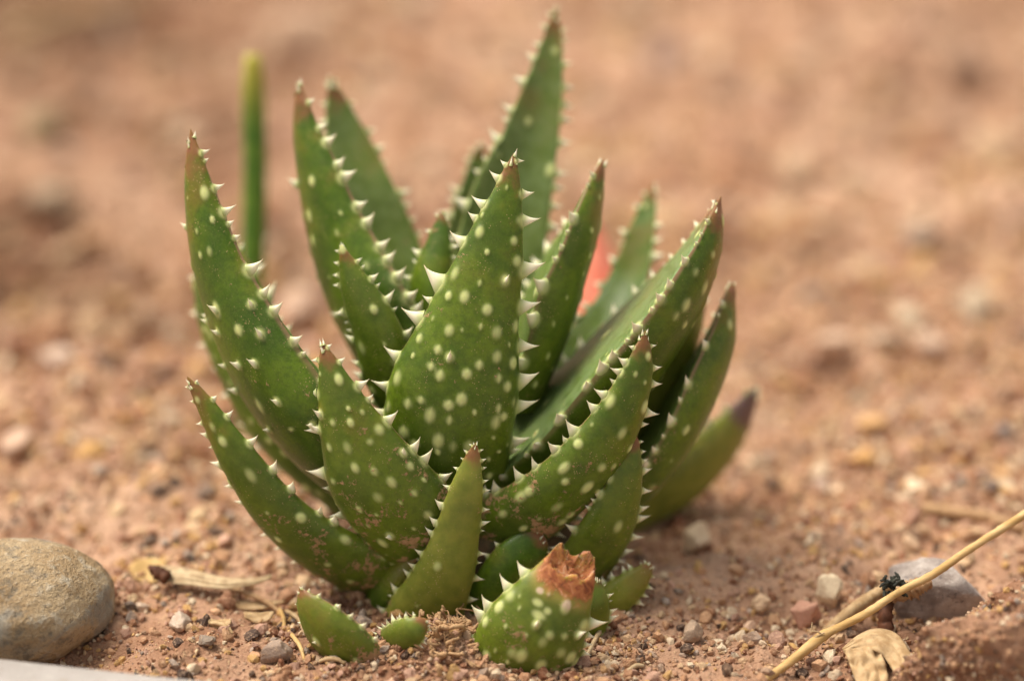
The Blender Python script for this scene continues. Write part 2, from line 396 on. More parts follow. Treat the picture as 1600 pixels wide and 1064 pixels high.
grit('coarse_grit', [(3600, .06, .16, -9, 9, -4, 7, 2, 2.0, .25), (5000, .08, .2, -11, 11, 2, 14, 1, 2.2, .35), (13000, .08, .30, -18, 18, 9, 44, 1, 2.6, .3), (700, .22, .5, -18, 18, 6, 44, 2, 3.0, .15)], 'coarse tan and ochre grit strewn over the soil')

# ------------------------------------------------------------------ stones one can pick out
def stone_mesh(name, size, seed, mat, sub=4, rough=.25, chips=3, col=None, chipd=.7):
    v, f = ico(sub); r = random.Random(seed); o_ = Vector((r.random() * 90, r.random() * 90, r.random() * 90))
    d = np.array([mnoise.noise(Vector(p) * .9 + o_) + .45 * mnoise.noise(Vector(p) * 2.3 + o_) + .2 * mnoise.noise(Vector(p) * 5 + o_) + .1 * mnoise.noise(Vector(p) * 11 + o_) for p in v])
    v = v * (1 + rough * d)[:, None]
    for _ in range(chips):
        a = np.array([r.gauss(0, 1) for _ in range(3)]); a /= np.linalg.norm(a); s = v @ a; v = v - (np.maximum(s - chipd, 0) * .9)[:, None] * a
    v = v * np.asarray(size)
    at = {'col': np.tile((*col, 1), (len(v), 1))} if col else None
    return v, f, at
def stone(name, px, py, size, rz, seed, mat, label, cat='stone', group=None, sink=.35, col=None, **kw):
    v, f, at = stone_mesh(name, size, seed, mat, col=col, **kw)
    c, s = math.cos(rz), math.sin(rz); v = v @ np.array([[c, s, 0], [-s, c, 0], [0, 0, 1]])
    g = G(px, py); z = float(H(g[0], g[1])); g = G(px, py, z); z = float(H(g[0], g[1]))
    v[:, 2] += -v[:, 2].min() * (1 - sink * 1.0)
    o = mk(name, v + np.array([g[0], g[1], z]), f, M[mat], origin=(g[0], g[1], z), attrs=at)
    return tag(o, label, cat, group)
stone('river_stone', 5, 990, (1.50, 1.05, .78), .25, 3, 'cobble', 'smooth rounded tan and grey river stone beside the kerb', sub=5, rough=.10, chips=1, chipd=.86, sink=.42)
stone('grey_rock', 1458, 958, (.80, .5, .44), -.1, 11, 'rock', 'speckled grey angular rock behind the golden straw', rough=.3, chips=5, chipd=.62, sink=.25)
PB = [ # px, py(bottom), half sizes, colour, label
 (1085, 858, (.22, .2, .27), (.74, .64, .48), 'cream white pebble beside the low purple-tipped aloe leaf'),
 (1296, 938, (.20, .2, .25), (.78, .72, .56), 'rounded off-white pebble just behind the golden straw'),
 (1256, 978, (.16, .2, .26), (.50, .29, .23), 'pinkish upright stone chip beside the off-white pebble'),
 (1186, 945, (.15, .14, .13), (.62, .48, .34), 'small beige pebble between the aloe and the pinkish chip'),
 (1080, 1003, (.18, .15, .15), (.36, .29, .23), 'grey-brown stone chip on the bare soil right of the aloe'),
 (1168, 985, (.10, .1, .09), (.60, .44, .34), 'tiny pinkish beige pebble in front of the beige pebble'),
 (236, 850, (.14, .12, .10), (.05, .042, .04), 'dark charcoal pebble behind the dry curled leaf'),
 (204, 948, (.11, .1, .10), (.13, .115, .11), 'dark grey pebble beside the river stone'),
 (224, 956, (.10, .1, .09), (.55, .47, .40), 'pale pebble touching the dark grey one by the river stone'),
 (284, 984, (.17, .15, .13), (.50, .45, .40), 'light grey pebble below the dry curled leaf'),
 (322, 1010, (.12, .1, .10), (.24, .22, .20), 'grey pebble beside the straw bits left of the aloe'),
 (430, 1032, (.20, .12, .22), (.30, .25, .22), 'angular grey-brown stone wedge beside the smallest left leaf'),
 (92, 412, (.45, .4, .38), (.40, .36, .28), 'grey-green stone behind the river stone in the dark hollow'),
 (92, 562, (.28, .25, .2), (.50, .44, .40), 'pale grey pebble on the soil left of the tall leaf'),
 (28, 700, (.30, .25, .18), (.56, .42, .34), 'pale pink pebble behind the river stone'),
 (140, 712, (.28, .22, .16), (.54, .34, .13), 'ochre pebble behind the river stone'),
 (310, 812, (.16, .14, .12), (.62, .50, .32), 'cream pebble behind the dry curled leaf'),
 (470, 510, (.42, .35, .42), (.58, .45, .38), 'pale pink stone between the left leaves of the aloe'),
 (478, 90, (.9, .8, .75), (.58, .44, .34), 'large pale stone far behind the aloe'),
 (1040, 108, (.75, .5, .38), (.23, .185, .19), 'purplish grey stone far behind the tall back leaf'),
 (1500, 152, (.48, .4, .35), (.17, .12, .10), 'dark brown stone far back on the open soil'),
 (1240, 282, (.45, .35, .34), (.58, .47, .35), 'pale beige stone on the open soil behind the aloe'),
 (1548, 250, (.42, .35, .32), (.56, .46, .33), 'cream stone beyond the dark brown stone'),
 (1436, 388, (.34, .3, .25), (.26, .24, .22), 'grey stone on the open soil behind the aloe'),
 (1300, 532, (.30, .28, .28), (.66, .52, .42), 'pale pink pebble right of the aloe tips'),
 (1452, 560, (.30, .25, .32), (.64, .52, .44), 'whitish upright pebble on the gravelly soil'),
 (1525, 490, (.34, .3, .24), (.42, .39, .31), 'grey-green pebble behind the whitish upright pebble'),
 (1375, 560, (.28, .22, .18), (.44, .37, .30), 'greyish tan pebble beside the whitish upright pebble'),
 (1362, 682, (.24, .2, .18), (.56, .36, .17), 'ochre pebble, the upper of a touching pair'),
 (1352, 728, (.22, .18, .16), (.56, .35, .14), 'ochre pebble, the lower of a touching pair'),
 (1567, 690, (.17, .16, .20), (.36, .36, .38), 'blue-grey upright pebble on the gravelly soil'),
 (1283, 762, (.13, .12, .16), (.56, .46, .42), 'small whitish pebble below the ochre pair'),
 (1545, 770, (.16, .14, .12), (.14, .12, .12), 'dark slate chip behind the golden straw'),
 (1497, 748, (.17, .14, .12), (.22, .19, .18), 'dark grey chip left of the blue-grey pebble'),
 (68, 195, (.55, .45, .35), (.19, .19, .10), 'mossy olive stone far back on the left soil'),
 (1120, 560, (.22, .2, .2), (.50, .30, .18), 'reddish tan pebble behind the right leaf tips'),
 (1420, 850, (.16, .13, .12), (.60, .46, .33), 'beige pebble behind the grey rock'),
]
for i, (px, py, sz, c, lb) in enumerate(PB):
    c = tuple(np.array(c) * (.8 if py < 620 else .92) * (1.06, .95, .84) + np.array((.44, .26, .155)) * (.25 if py < 620 else .1)); stone('pebble', px, py, sz, random.uniform(0, 3), 40 + i, 'grain', lb, 'pebble', col=c, sub=4, rough=.42, chips=6, chipd=.62, sink=.34)
# crumbling clod at the right
def clod():
    v, f = ico(6); o_ = Vector((4, 9, 2))
    d = np.array([mnoise.noise(Vector(p) * 1.1 + o_) + .5 * mnoise.noise(Vector(p) * 2.7 + o_) + .32 * abs(mnoise.noise(Vector(p) * 6 + o_)) + .22 * mnoise.noise(Vector(p) * 13 + o_) + .22 * abs(mnoise.noise(Vector(p) * 27 + o_)) + .14 * mnoise.noise(Vector(p) * 60 + o_) for p in v])
    v = v * (1 + .30 * d)[:, None] * np.array([1.9, .75, 1.25]); g = G(1660, 1068)
    o = mk('soil_clod', v + np.array([g[0], g[1], .05]), f, M['clod'], origin=(g[0], g[1], 0), attrs={'soil_dark': np.tile((.5, .5, .5, 1), (len(v), 1))})  # whole clod evenly darker than the plain soil colour
    bv, bf = ico(1); n = 3200; ids = RNG.choice(np.where(v[:, 2] > -.1)[0], n); rad = .012 * 5 ** (RNG.random(n) ** 2.2)
    gv = bv[None] * (1 + .25 * RNG.standard_normal((n, len(bv), 1)).clip(-1.4, 1.4)) * rad[:, None, None] + v[ids][:, None] + np.array([0, 0, .05])
    col = PAL[RNG.choice(len(PAL), n, p=PW)] * RNG.uniform(.55, .95, (n, 1))
    q = mk('clod_grit', gv.reshape(-1, 3), (bf[None] + (np.arange(n) * len(bv))[:, None, None]).reshape(-1, 3), M['grain'], o, attrs={'col': np.repeat(np.c_[col, np.ones(n)], len(bv), axis=0)}, smooth=False); q['kind'] = 'stuff'
    return tag(o, 'large crumbling reddish clod of sandy soil beside the grey rock', 'clod')
clod()

# ------------------------------------------------------------------ the aloe
BASE = np.array([*G(735, 900)[:2], 0.0])
plant = empty('aloe_plant', BASE)
tag(plant, 'spotted green aloe rosette with white marginal teeth growing in the reddish soil', 'aloe')
def tooth_mesh():
    nr, nv = 7, 9; V = []; Zs = []
    for i in range(nr):
        z = i / nr
        a = .33 * ((1 - z) ** 1.6) + .13 * (1 - z); b = .23 * ((1 - z) ** 1.3) + .05 * (1 - z)
        for j in range(nv):
            p = 2 * math.pi * j / nv; V.append((a * math.cos(p) + .30 * z ** 1.7, b * math.sin(p), z * 1.12 - .12)); Zs.append(z)
    V.append((.32, 0, 1.0)); Zs.append(1.0); F = [tuple(f) for f in grid_faces(nr, nv)]; k = (nr - 1) * nv
    F += [(k + j, k + (j + 1) % nv, nr * nv) for j in range(nv)]
    return np.array(V), F, np.array(Zs)
TV, TF, TZ = tooth_mesh()
_t = mk('tooth', TV, TF, M['tooth'], attrs={'tz': np.stack([TZ, TZ, TZ, np.ones_like(TZ)], -1)}); TOOTH = _t.data; bpy.data.objects.remove(_t)
TEETH = []      # (leaf object, matrix in cm, size)

def add_tooth(leaf, pos, xdir, zdir, size, width=1.0):
    z = zdir / np.linalg.norm(zdir); x = xdir - z * (xdir @ z); x /= np.linalg.norm(x); y = np.cross(z, x)
    TEETH.append((leaf, pos, x * width, y * width, z, size))

def leaf(pts, N, seed, yel=.2, dirt=.35, kout=.62, kin=.10, chan=.25, spots=1.0, spot_r=.078, teeth=1.0, tooth_len=.20, face_teeth=0.0, wilt=0, cut=None, keel=0.0,
         label=None, sides=(1, 1), ad_spots=.5, nu=None, N2=None, tipk=1.0, spacing=.34, tn=0.0, bloom=.8):
    r = random.Random(seed)
    pts = list(pts)                                   # tip first in the list; build from the base
    pts = pts[::-1]
    ctrl = np.array([[*P(x, y, D), w * K * D] for (x, y, w, D) in pts])
    L = np.linalg.norm(np.diff(ctrl[:, :3], axis=0), axis=1).sum()
    nu = nu or int(np.clip(L / .024, 60, 230)); nv = 84
    c = spline(ctrl, nu); C3 = c[:, :3]; W = np.maximum(c[:, 3], .012)
    if cut is None:                                    # slender pointed apex
        uu = np.linspace(0, 1, nu); W = W * np.sqrt(np.clip((1.0 - uu) / .045, 0.02, 1)) ** .8
    C3 = C3 + .012 * np.stack([[mnoise.noise(Vector((i * .03 + seed, k * 7.3, seed * 1.7))) for k in range(3)] for i in range(nu)])
    T = np.gradient(C3, axis=0); T /= np.linalg.norm(T, axis=1)[:, None]
    u = np.linspace(0, 1, nu)
    N1 = cvec(*N); N2v = cvec(*(N2 or N)); Nh = N1[None] * (1 - u)[:, None] + N2v[None] * u[:, None]
    Nn = Nh - (Nh * T).sum(1)[:, None] * T; Nn /= np.linalg.norm(Nn, axis=1)[:, None]
    S = np.cross(T, Nn)
    ph = np.linspace(0, 2 * np.pi, nv, endpoint=False)
    ph = ph - .22 * np.sin(2 * ph) * -1 * .5           # a few more points near the margins
    cs, sn = np.cos(ph), np.sin(ph); ab = sn >= 0
    ch = chan * (.35 + .65 * np.sin(np.pi * np.clip(u * 1.05, 0, 1))) ; ko = kout * (1 - .25 * u ** 3)
    q = np.abs(sn)
    s_l = np.broadcast_to(cs, (nu, nv))
    n_l = np.where(ab[None], ko[:, None] * q ** .92 + keel * np.exp(-(cs / .22) ** 2) * (q > .3), -kin * q ** .9 + ch[:, None] * (1 - cs ** 2) ** 1.4)
    view = C3 - CAM; view /= np.linalg.norm(view, axis=1)[:, None]
    E = np.cross(T, view); E /= np.linalg.norm(E, axis=1)[:, None]
    pr = s_l * (S * E).sum(1)[:, None] + n_l * (Nn * E).sum(1)[:, None]
    mx, mn = pr.max(1), pr.min(1); a = W / (mx - mn)
    ctr = C3 - ((mx + mn) / 2 * a)[:, None] * E
    wob = np.array([[mnoise.noise(Vector((i * .035, seed * 3.1, k * 9.0))) for k in range(2)] for i in range(nu)]) * .05
    if cut is not None:                               # torn-off end: the outer side ends lower than the inner
        ue = 1 - cut * np.clip((n_l[-1] / kout + .2), 0, 1.2) - .035 * np.abs(np.sin(ph * 1.5 + 1))
        idx = u[:, None] * ue[None] * (nu - 1); i0 = np.clip(np.floor(idx).astype(int), 0, nu - 2); fr = idx - i0
        lerp = lambda A: A[i0] * (1 - fr)[..., None] + A[i0 + 1] * fr[..., None]
        aa = lerp(a[:, None])[..., 0]
        V = lerp(ctr) + (s_l * aa)[..., None] * lerp(S) + (n_l * aa)[..., None] * lerp(Nn)
    else:
        V = ctr[:, None] + (s_l * a[:, None] * (1 + np.where(cs > 0, 1, 0) * wob[:, :1] + np.where(cs < 0, 1, 0) * wob[:, 1:]))[..., None] * S[:, None] + (n_l * a[:, None])[..., None] * Nn[:, None]
    # outward normals of the surface
    dv = np.roll(V, -1, 1) - np.roll(V, 1, 1); du = np.gradient(V, axis=0); nn = np.cross(dv, du); nn /= np.linalg.norm(nn, axis=2)[..., None] + 1e-9
    sg = ((V - V.mean(1, keepdims=True)) * nn).sum(2).mean(); nn *= np.sign(sg)
    # arc coordinates for the spots
    al = np.r_[0, np.cumsum(np.linalg.norm(np.diff(C3, axis=0), axis=1))]
    arc = np.concatenate([np.zeros((nu, 1)), np.cumsum(np.linalg.norm(np.diff(V, axis=1), axis=2), 1)], 1)
    spot = np.zeros((nu, nv)); face_pts = []
    def put(ui, j, rad, amp=1.0, el=1.3):
        d = np.linalg.norm((V - V[ui, j]) , axis=2) ** 2
        along = ((V - V[ui, j]) * T[ui]).sum(2) ** 2
        dd = np.sqrt(np.maximum(d - along * (1 - 1 / el ** 2), 0)) / rad
        # only on the same side of the leaf
        same = (nn @ nn[ui, j]) > .15
        np.maximum(spot, amp * np.clip(1.06 * np.exp(-1.9 * dd ** 2.6) - .06, 0, 1) * same, out=spot)
    jab = np.where(ab & (q > .2))[0]; jad = np.where(~ab & (q > .25))[0]
    for js, dens in ((jab, spots), (jad, spots * ad_spots)):
        pos = .3 + r.uniform(0, .2)
        while pos < L * .95:
            ui = int(np.searchsorted(al, pos)); ui = min(ui, nu - 2)
            ww = a[ui] * 2.6; k = max(1, int(round(ww / .30 * dens * r.uniform(.6, 1.15))))
            if dens > .05 and r.random() < min(1, dens * 1.1):
                st = r.uniform(0, 1)
                for m in range(k):
                    f_ = (m + .5 + r.uniform(-.33, .33)) / k
                    j = js[int(np.clip(f_, 0, .999) * len(js))]
                    ui2 = int(np.clip(ui + r.uniform(-.10, .10) / L * nu + .05 * math.sin(3 * f_ + st) / L * nu, 1, nu - 3))
                    rad = 1.0 * spot_r * r.choice((.5, .75, .95, 1.0, 1.1)) * r.uniform(.9, 1.15) * (1 if a[ui] > .2 else .75)
                    if any(np.linalg.norm(V[ui2, j] - V[c_, d_]) < .115 for c_, d_, _ in face_pts): continue
                    put(ui2, j, rad, r.uniform(.45, 1.0), r.uniform(1.0, 1.7))
                    face_pts.append((ui2, j, js is jab))
            pos += r.uniform(.20, .36) / max(.5, dens)
    # marginal teeth
    tl = []
    jm = {1: int(np.argmax(cs)), -1: int(np.argmin(cs))}
    for sd in (1, -1):
        if not sides[0 if sd == 1 else 1]: continue
        pos = L * .12 + r.uniform(0, .3)
        while pos < L * .985:
            ui = min(int(np.searchsorted(al, pos)), nu - 2); fu = pos / L
            big = r.random() > .22
            ln = tooth_len * teeth * (r.uniform(.85, 1.2) if big else r.uniform(.4, .6)) * (1.0 if fu < .7 else 1.0 - 1.7 * (fu - .7)) * (.45 + .55 * min(1, a[ui] / .3 + .25))
            if cut is None or fu < .80:
                tl.append((ui, jm[sd], sd * S[ui] + T[ui] * r.uniform(-.1, .4) + Nn[ui] * (r.uniform(-.2, .2) - tn), ln, r.uniform(.85, 1.2)))
                put(ui, jm[sd], ln * .55, .9, 1.2)
            pos += (spacing * r.uniform(.6, 1.55) if big else spacing * .55) * 1.0 * (1 - .30 * fu ** 3) * (.75 + .25 * min(1, a[ui] / .4))
    for (ui, j, isab) in face_pts:
        if r.random() < face_teeth and u[ui] > .25:
            tl.append((ui, j, nn[ui, j] + T[ui] * .55, tooth_len * r.uniform(.45, .75), 1.0)); put(ui, j, .07, 1, 1.4)
    if cut is None:
        for k in range(5):
            ui = nu - 2 - int(r.uniform(0, .035) * nu); j = r.randrange(nv)
            tl.append((ui, j, nn[ui, j] * .55 + T[ui] * 1.0, min(.11, tooth_len * r.uniform(.3, .55)) * tipk, .8))
    V = V + nn * (spot * .022)[..., None]
    U = np.broadcast_to(u[:, None], (nu, nv)); edge = np.broadcast_to(np.abs(cs), (nu, nv))
    dm = np.clip(dirt * (1.25 - 1.5 * U) + .02, 0, 1)
    scar = np.zeros((nu, nv))
    if cut is not None:
        scar = sstep(.77, 1.0, U) * (.75 + .25 * np.sin(ph * 1.0 + .6))[None]
    Vf = V.reshape(-1, 3); F = [tuple(x) for x in grid_faces(nu, nv)] if False else grid_faces(nu, nv)
    la = np.stack([spot, U * (0.82 if cut is not None else 1), edge, dm], -1).reshape(-1, 4)
    if cut is not None:
        for fu_, js_, rr_, el_ in ((.80, -.35, .10, .7), (.74, -.2, .13, .6), (.86, -.5, .08, .8), (.78, -.05, .07, 1)):
            jj_ = int(np.argmin(np.where(ab, np.abs(cs - js_), 9))); put(int(fu_ * nu), jj_, rr_, .85, el_)
        la[:, 0] = spot.ravel()
    lb = np.stack([np.where(ab[None], 0.0, bloom) * np.ones((nu, 1)), scar, np.full((nu, nv), yel), np.full((nu, nv), float(wilt))], -1).reshape(-1, 4)
    # caps
    end = V[-1]; cen = end.mean(0); rings = []; 
    if cut is not None:
        for s_, dp in ((.9, .02), (.8, -.08), (.6, -.17), (.35, -.13), (.12, -.15), (.01, -.14)):
            rg = cen + (end - cen) * s_ + T[-1] * dp
            rg = rg + np.array([[.05 * mnoise.noise(Vector(p * 7)) + .03 * mnoise.noise(Vector(p * 17)) for _ in range(1)] * 3 for p in rg]) * (1 if s_ > .05 else .3)
            rings.append(rg)
    else:
        rings.append(cen + (end - cen) * .3 + T[-1] * .01)
    nb = nu
    for rg in rings:
        Vf = np.concatenate([Vf, rg]); F = np.concatenate([F, grid_faces(2, nv) + (nb - 1) * nv]); nb += 1
        la = np.concatenate([la, np.tile((0, .9, 0, 0), (nv, 1))]); lb = np.concatenate([lb, np.tile((0, 1.0 if cut is not None else 0, yel, 0), (nv, 1))])
    o = mk('leaf', Vf, F, M['leaf'], plant, BASE, attrs={'la': la, 'lb': lb})
    if label: o['label'] = label
    for (ui, j, zd, ln, wd) in tl:
        add_tooth(o, V[ui, j] - BASE, T[ui], np.asarray(zd), ln, wd)
    return o

# each leaf: (photo x, y, visible width in px, distance from the lens in cm), tip first; then the way its outer face looks (right, up, towards lens)
leaf([(870, 12, 8, 35.9), (853, 120, 54, 35.7), (828, 220, 90, 35.5), (795, 330, 130, 35.3), (775, 430, 140, 35.2), (755, 560, 130, 35.1), (745, 700, 110, 35.0)], (-.25, .1, -1), 1, yel=.35, dirt=0, spots=.5, ad_spots=1.0, bloom=1.0, tooth_len=.19, spacing=.34, chan=.3)
leaf([(752, 222, 8, 36.6), (742, 300, 48, 36.5), (728, 390, 70, 36.3), (730, 520, 80, 36.0)], (-.3, 0, -1), 2, dirt=0, tooth_len=.2)
leaf([(516, 122, 8, 36.0), (540, 210, 62, 35.9), (578, 310, 86, 35.7), (612, 400, 100, 35.6), (650, 500, 100, 35.4), (690, 640, 90, 35.2)], (-.55, 0, -.8), 3, yel=.35, dirt=0, spots=.5, tooth_len=.2, spacing=.40)
leaf([(466, 128, 8, 34.6), (482, 220, 48, 34.7), (512, 320, 82, 34.8), (551, 420, 112, 34.9), (596, 510, 125, 35.0), (655, 620, 115, 35.1), (705, 740, 100, 35.2)], (-.95, 0, -.10), 4, N2=(-.75, 0, .55), tn=.8, kout=.8, chan=.02, yel=.12, dirt=0, spots=.7, tooth_len=.22, spacing=.36, face_teeth=.12)
leaf([(690, 330, 6, 34.3), (684, 385, 42, 34.3), (672, 450, 64, 34.3), (685, 560, 70, 34.4)], (-.3, 0, .9), 5, yel=.15, dirt=0, spots=.3, tooth_len=.14, spacing=.3)
leaf([(318, 330, 8, 35.6), (352, 450, 105, 35.3), (398, 570, 120, 35.1), (462, 680, 110, 35.0), (560, 770, 100, 34.9)], (-.55, -.2, .8), 6, yel=.1, dirt=.2, tooth_len=.22)
leaf([(298, 203, 8, 33.3), (312, 300, 48, 33.35), (343, 420, 82, 33.5), (394, 530, 110, 33.7), (460, 630, 128, 34.0), (560, 730, 120, 34.4), (640, 800, 100, 34.7)], (-.95, -.1, -.14), 7, N2=(-.62, -.1, .75), tn=.8, chan=.02, yel=.12, dirt=.3, spots=.75, face_teeth=.35, tooth_len=.20, spacing=.36, kout=.8)
leaf([(1023, 288, 8, 36.0), (1004, 360, 40, 35.9), (984, 430, 58, 35.8), (957, 490, 72, 35.6), (908, 560, 86, 35.4), (840, 650, 90, 35.2)], (.5, 0, -.9), 8, yel=.15, dirt=0, spots=.5, tooth_len=.17)
leaf([(942, 250, 8, 34.1), (917, 340, 46, 34.1), (878, 430, 78, 34.2), (846, 510, 92, 34.3), (800, 620, 90, 34.6)], (.94, -.05, -.16), 9, N2=(.92, 0, .08), tn=.8, kout=.85, chan=.02, yel=.28, dirt=0, spots=.85, tooth_len=.2, spacing=.36)
leaf([(1103, 466, 6, 35.0), (1066, 545, 46, 34.8), (1015, 620, 60, 34.6), (950, 700, 60, 34.5)], (.6, -.1, .5), 10, yel=.7, dirt=0, spots=.4, tooth_len=.15)
leaf([(1126, 308, 8, 33.5), (1102, 385, 56, 33.6), (1058, 460, 92, 33.7), (985, 550, 124, 33.9), (900, 635, 128, 34.1), (820, 705, 120, 34.4), (740, 770, 100, 34.7)], (.95, -.3, -.12), 11, bloom=1.7, N2=(.92, -.3, .0), tn=.8, chan=.02, yel=.2, dirt=.1, spots=.85, tooth_len=.19, spacing=.36, kout=.85)
leaf([(1146, 440, 8, 34.4), (1122, 535, 52, 34.3), (1072, 635, 76, 34.2), (1018, 715, 84, 34.3), (940, 800, 80, 34.5)], (.90, -.25, -.18), 12, N2=(.9, -.2, .05), tn=.8, kout=.85, chan=.02, yel=.28, dirt=.25, spots=.7, tooth_len=.16, spacing=.38)
leaf([(1183, 605, 12, 36.4), (1135, 680, 60, 36.3), (1070, 745, 76, 36.2), (1000, 795, 70, 36.2), (930, 850, 60, 36.0)], (.4, -.6, .6), 13, yel=1.0, dirt=.2, spots=.3, wilt=1, tooth_len=.18, label='olive leaf with a withered purplish tip, lying low behind')
leaf([(533, 384, 6, 33.5), (556, 445, 48, 33.55), (588, 515, 76, 33.65), (616, 590, 88, 33.9), (660, 680, 80, 34.3)], (-.35, 0, .9), 14, tn=0.3, yel=.3, dirt=.05, spots=.8, tooth_len=.16, spacing=.28)
leaf([(803, 240, 8, 32.95), (789, 320, 56, 32.95), (765, 410, 106, 33.0), (737, 510, 152, 33.1), (712, 610, 200, 33.3), (698, 690, 205, 33.6), (705, 770, 180, 34.0)], (.02, -.05, 1), 15, yel=.2, dirt=.12, spots=1.0, tooth_len=.25, spacing=.46, face_teeth=.03, kout=.52)
leaf([(503, 537, 10, 32.7), (523, 600, 54, 32.75), (550, 670, 106, 32.9), (588, 745, 150, 33.15), (640, 810, 156, 33.5), (690, 860, 130, 34.0)], (-.28, -.15, 1), 16, yel=.3, dirt=.55, spots=1.0, tooth_len=.205, spacing=.40, face_teeth=.12, kout=.55)
leaf([(293, 590, 10, 32.9), (329, 645, 34, 32.95), (378, 725, 62, 33.1), (442, 805, 78, 33.4), (528, 868, 88, 33.8), (625, 905, 90, 34.4)], (-.35, -.45, .8), 17, yel=.32, dirt=.6, spots=.7, tooth_len=.15, spacing=.38)
leaf([(1008, 517, 8, 32.75), (997, 580, 46, 32.8), (962, 660, 78, 32.95), (905, 735, 96, 33.15), (825, 800, 104, 33.6), (745, 835, 100, 34.1)], (.32, -.25, .9), 18, yel=.25, dirt=.6, spots=.85, tooth_len=.17, spacing=.32)
leaf([(993, 676, 10, 33.15), (980, 745, 48, 33.2), (950, 820, 80, 33.5), (912, 885, 84, 34.0), (880, 950, 70, 34.6)], (.35, -.1, .9), 19, yel=.4, dirt=.6, spots=.55, tooth_len=.16, spacing=.26, sides=(1, 1))
leaf([(845, 832, 40, 33.5), (805, 880, 78, 33.6), (760, 950, 80, 33.9), (740, 990, 70, 34.1)], (.3, .2, .9), 20, yel=.1, dirt=.5, spots=.2, teeth=.6, tooth_len=.13)
leaf([(655, 862, 10, 33.5), (615, 900, 44, 33.8), (575, 945, 50, 34.3), (545, 985, 40, 34.6)], (-.4, .4, .8), 21, yel=.2, dirt=.5, spots=.1, tooth_len=.1)
leaf([(744, 692, 10, 32.75), (730, 760, 50, 32.85), (713, 835, 72, 33.1), (690, 905, 96, 33.4), (660, 970, 122, 33.8), (640, 1015, 110, 34.1)], (.05, -.05, 1), 22, yel=.85, dirt=.15, spots=.22, tooth_len=.11, spacing=.24, kout=.5)
leaf([(668, 968, 12, 32.45), (645, 984, 46, 32.5), (618, 999, 50, 32.85), (600, 1016, 40, 33.5)], (.1, .1, 1), 23, yel=.45, dirt=.4, spots=.2, tooth_len=.09, spacing=.12)
leaf([(468, 919, 5, 32.6), (482, 943, 40, 32.6), (512, 980, 72, 32.65), (552, 1018, 72, 32.8), (584, 1055, 50, 33.1)], (-.45, -.45, .7), 24, yel=.45, dirt=.9, spots=.35, tooth_len=.095, spacing=.2, face_teeth=.4)
leaf([(1017, 882, 12, 33.6), (990, 910, 44, 33.65), (955, 940, 56, 33.8), (920, 975, 50, 34.2)], (.2, .1, 1), 25, yel=.85, dirt=.2, spots=.1, tooth_len=.11, spacing=.15)
leaf([(932, 902, 10, 33.1), (930, 945, 44, 33.15), (915, 990, 56, 33.4), (900, 1030, 50, 33.7)], (.3, 0, .9), 26, yel=.4, dirt=.6, spots=.2, tooth_len=.12, spacing=.17)
leaf([(903, 850, 52, 32.4), (886, 895, 92, 32.45), (862, 942, 130, 32.5), (834, 990, 162, 32.65), (805, 1040, 150, 32.95), (790, 1085, 110, 33.3)], (.08, 0, 1), 27, yel=.38, dirt=.7, spots=1.1, spot_r=.085, tooth_len=.20, spacing=.28, cut=.17, kout=.55, face_teeth=.08, label='stubby leaf with its tip torn off and a dried orange-brown scar')

# short stem hidden between the leaf bases
sv, sf = tube([BASE + (0, .4, -.6), BASE + (0, .3, .4), BASE + (0, .25, 1.3), BASE + (.02, .25, 1.9)], [1.5, 1.45, 1.1, .5], 20, 24, .03)
mk('stem', sv, sf, M['stem'], plant, BASE)

# the 300 largest teeth are parts of their leaves, the rest one part of the plant
TEETH.sort(key=lambda t: -t[5])
rv, rf, rz = [], [], []
for i, (lf, pos, x, y, z, s) in enumerate(TEETH):
    R3 = np.stack([x, y, z], 1) * s
    if i < 300:
        o = bpy.data.objects.new('tooth', TOOTH); link(o, lf)
        m = Matrix.Identity(4)
        for a_ in range(3):
            for b_ in range(3): m[a_][b_] = R3[a_, b_]
            m[a_][3] = pos[a_] * SC
        o.matrix_basis = m
    else:
        k = len(rv) * len(TV); rv.append(TV @ R3.T + pos); rf += [tuple(q + k for q in f) for f in TF]; rz.append(TZ)
if rv:
    zz = np.concatenate(rz); o = mk('tooth_fringe', np.concatenate(rv), rf, M['tooth'], plant, attrs={'tz': np.stack([zz, zz, zz, np.ones_like(zz)], -1)}); o['kind'] = 'stuff'
print('TEETH', len(TEETH))

# ------------------------------------------------------------------ other growth behind the plant
gb = G(384, 680); top = P(395, 86, 38.8)
bv, bf = tube([gb + (0, 0, -.3), gb * .66 + top * .34 + (.05, 0, 0), gb * .33 + top * .67 + (.07, 0, 0), gb * .08 + top * .92 + (.02, 0, 0), top], [.15, .18, .195, .19, .13], 40, 12, 0, .55)
tag(mk('grass_blade', bv, bf, M['blade'], origin=gb), 'single upright green blade with yellow tip behind the left leaves', 'grass blade')
# coral petal
pa, pb = P(940, 500, 39.2), P(922, 350, 39.5); pg = np.array([pa[0], pa[1] + .2, 0.0]); gr = np.zeros((18, 9, 3))
for i in range(18):
    for j in range(9):
        t_ = i / 17; w = .38 * math.sin(math.pi * min(1, .3 + t_ * .68)) ** .8 * (1 if t_ > .25 else .35 + 2.6 * t_); s = (j - 4) / 4
        c_ = pg * (1 - t_ / .35) + pa * (t_ / .35) if t_ < .35 else pa + (pb - pa) * (t_ - .35) / .65
        gr[i, j] = c_ + np.array([s * w, .25 * s * s, .06 * s])
v_, f_ = sheet(gr, .03); tag(mk('coral_petal', v_, f_, M['coral'], origin=pg), 'coral red fallen petal behind the right leaves', 'petal')

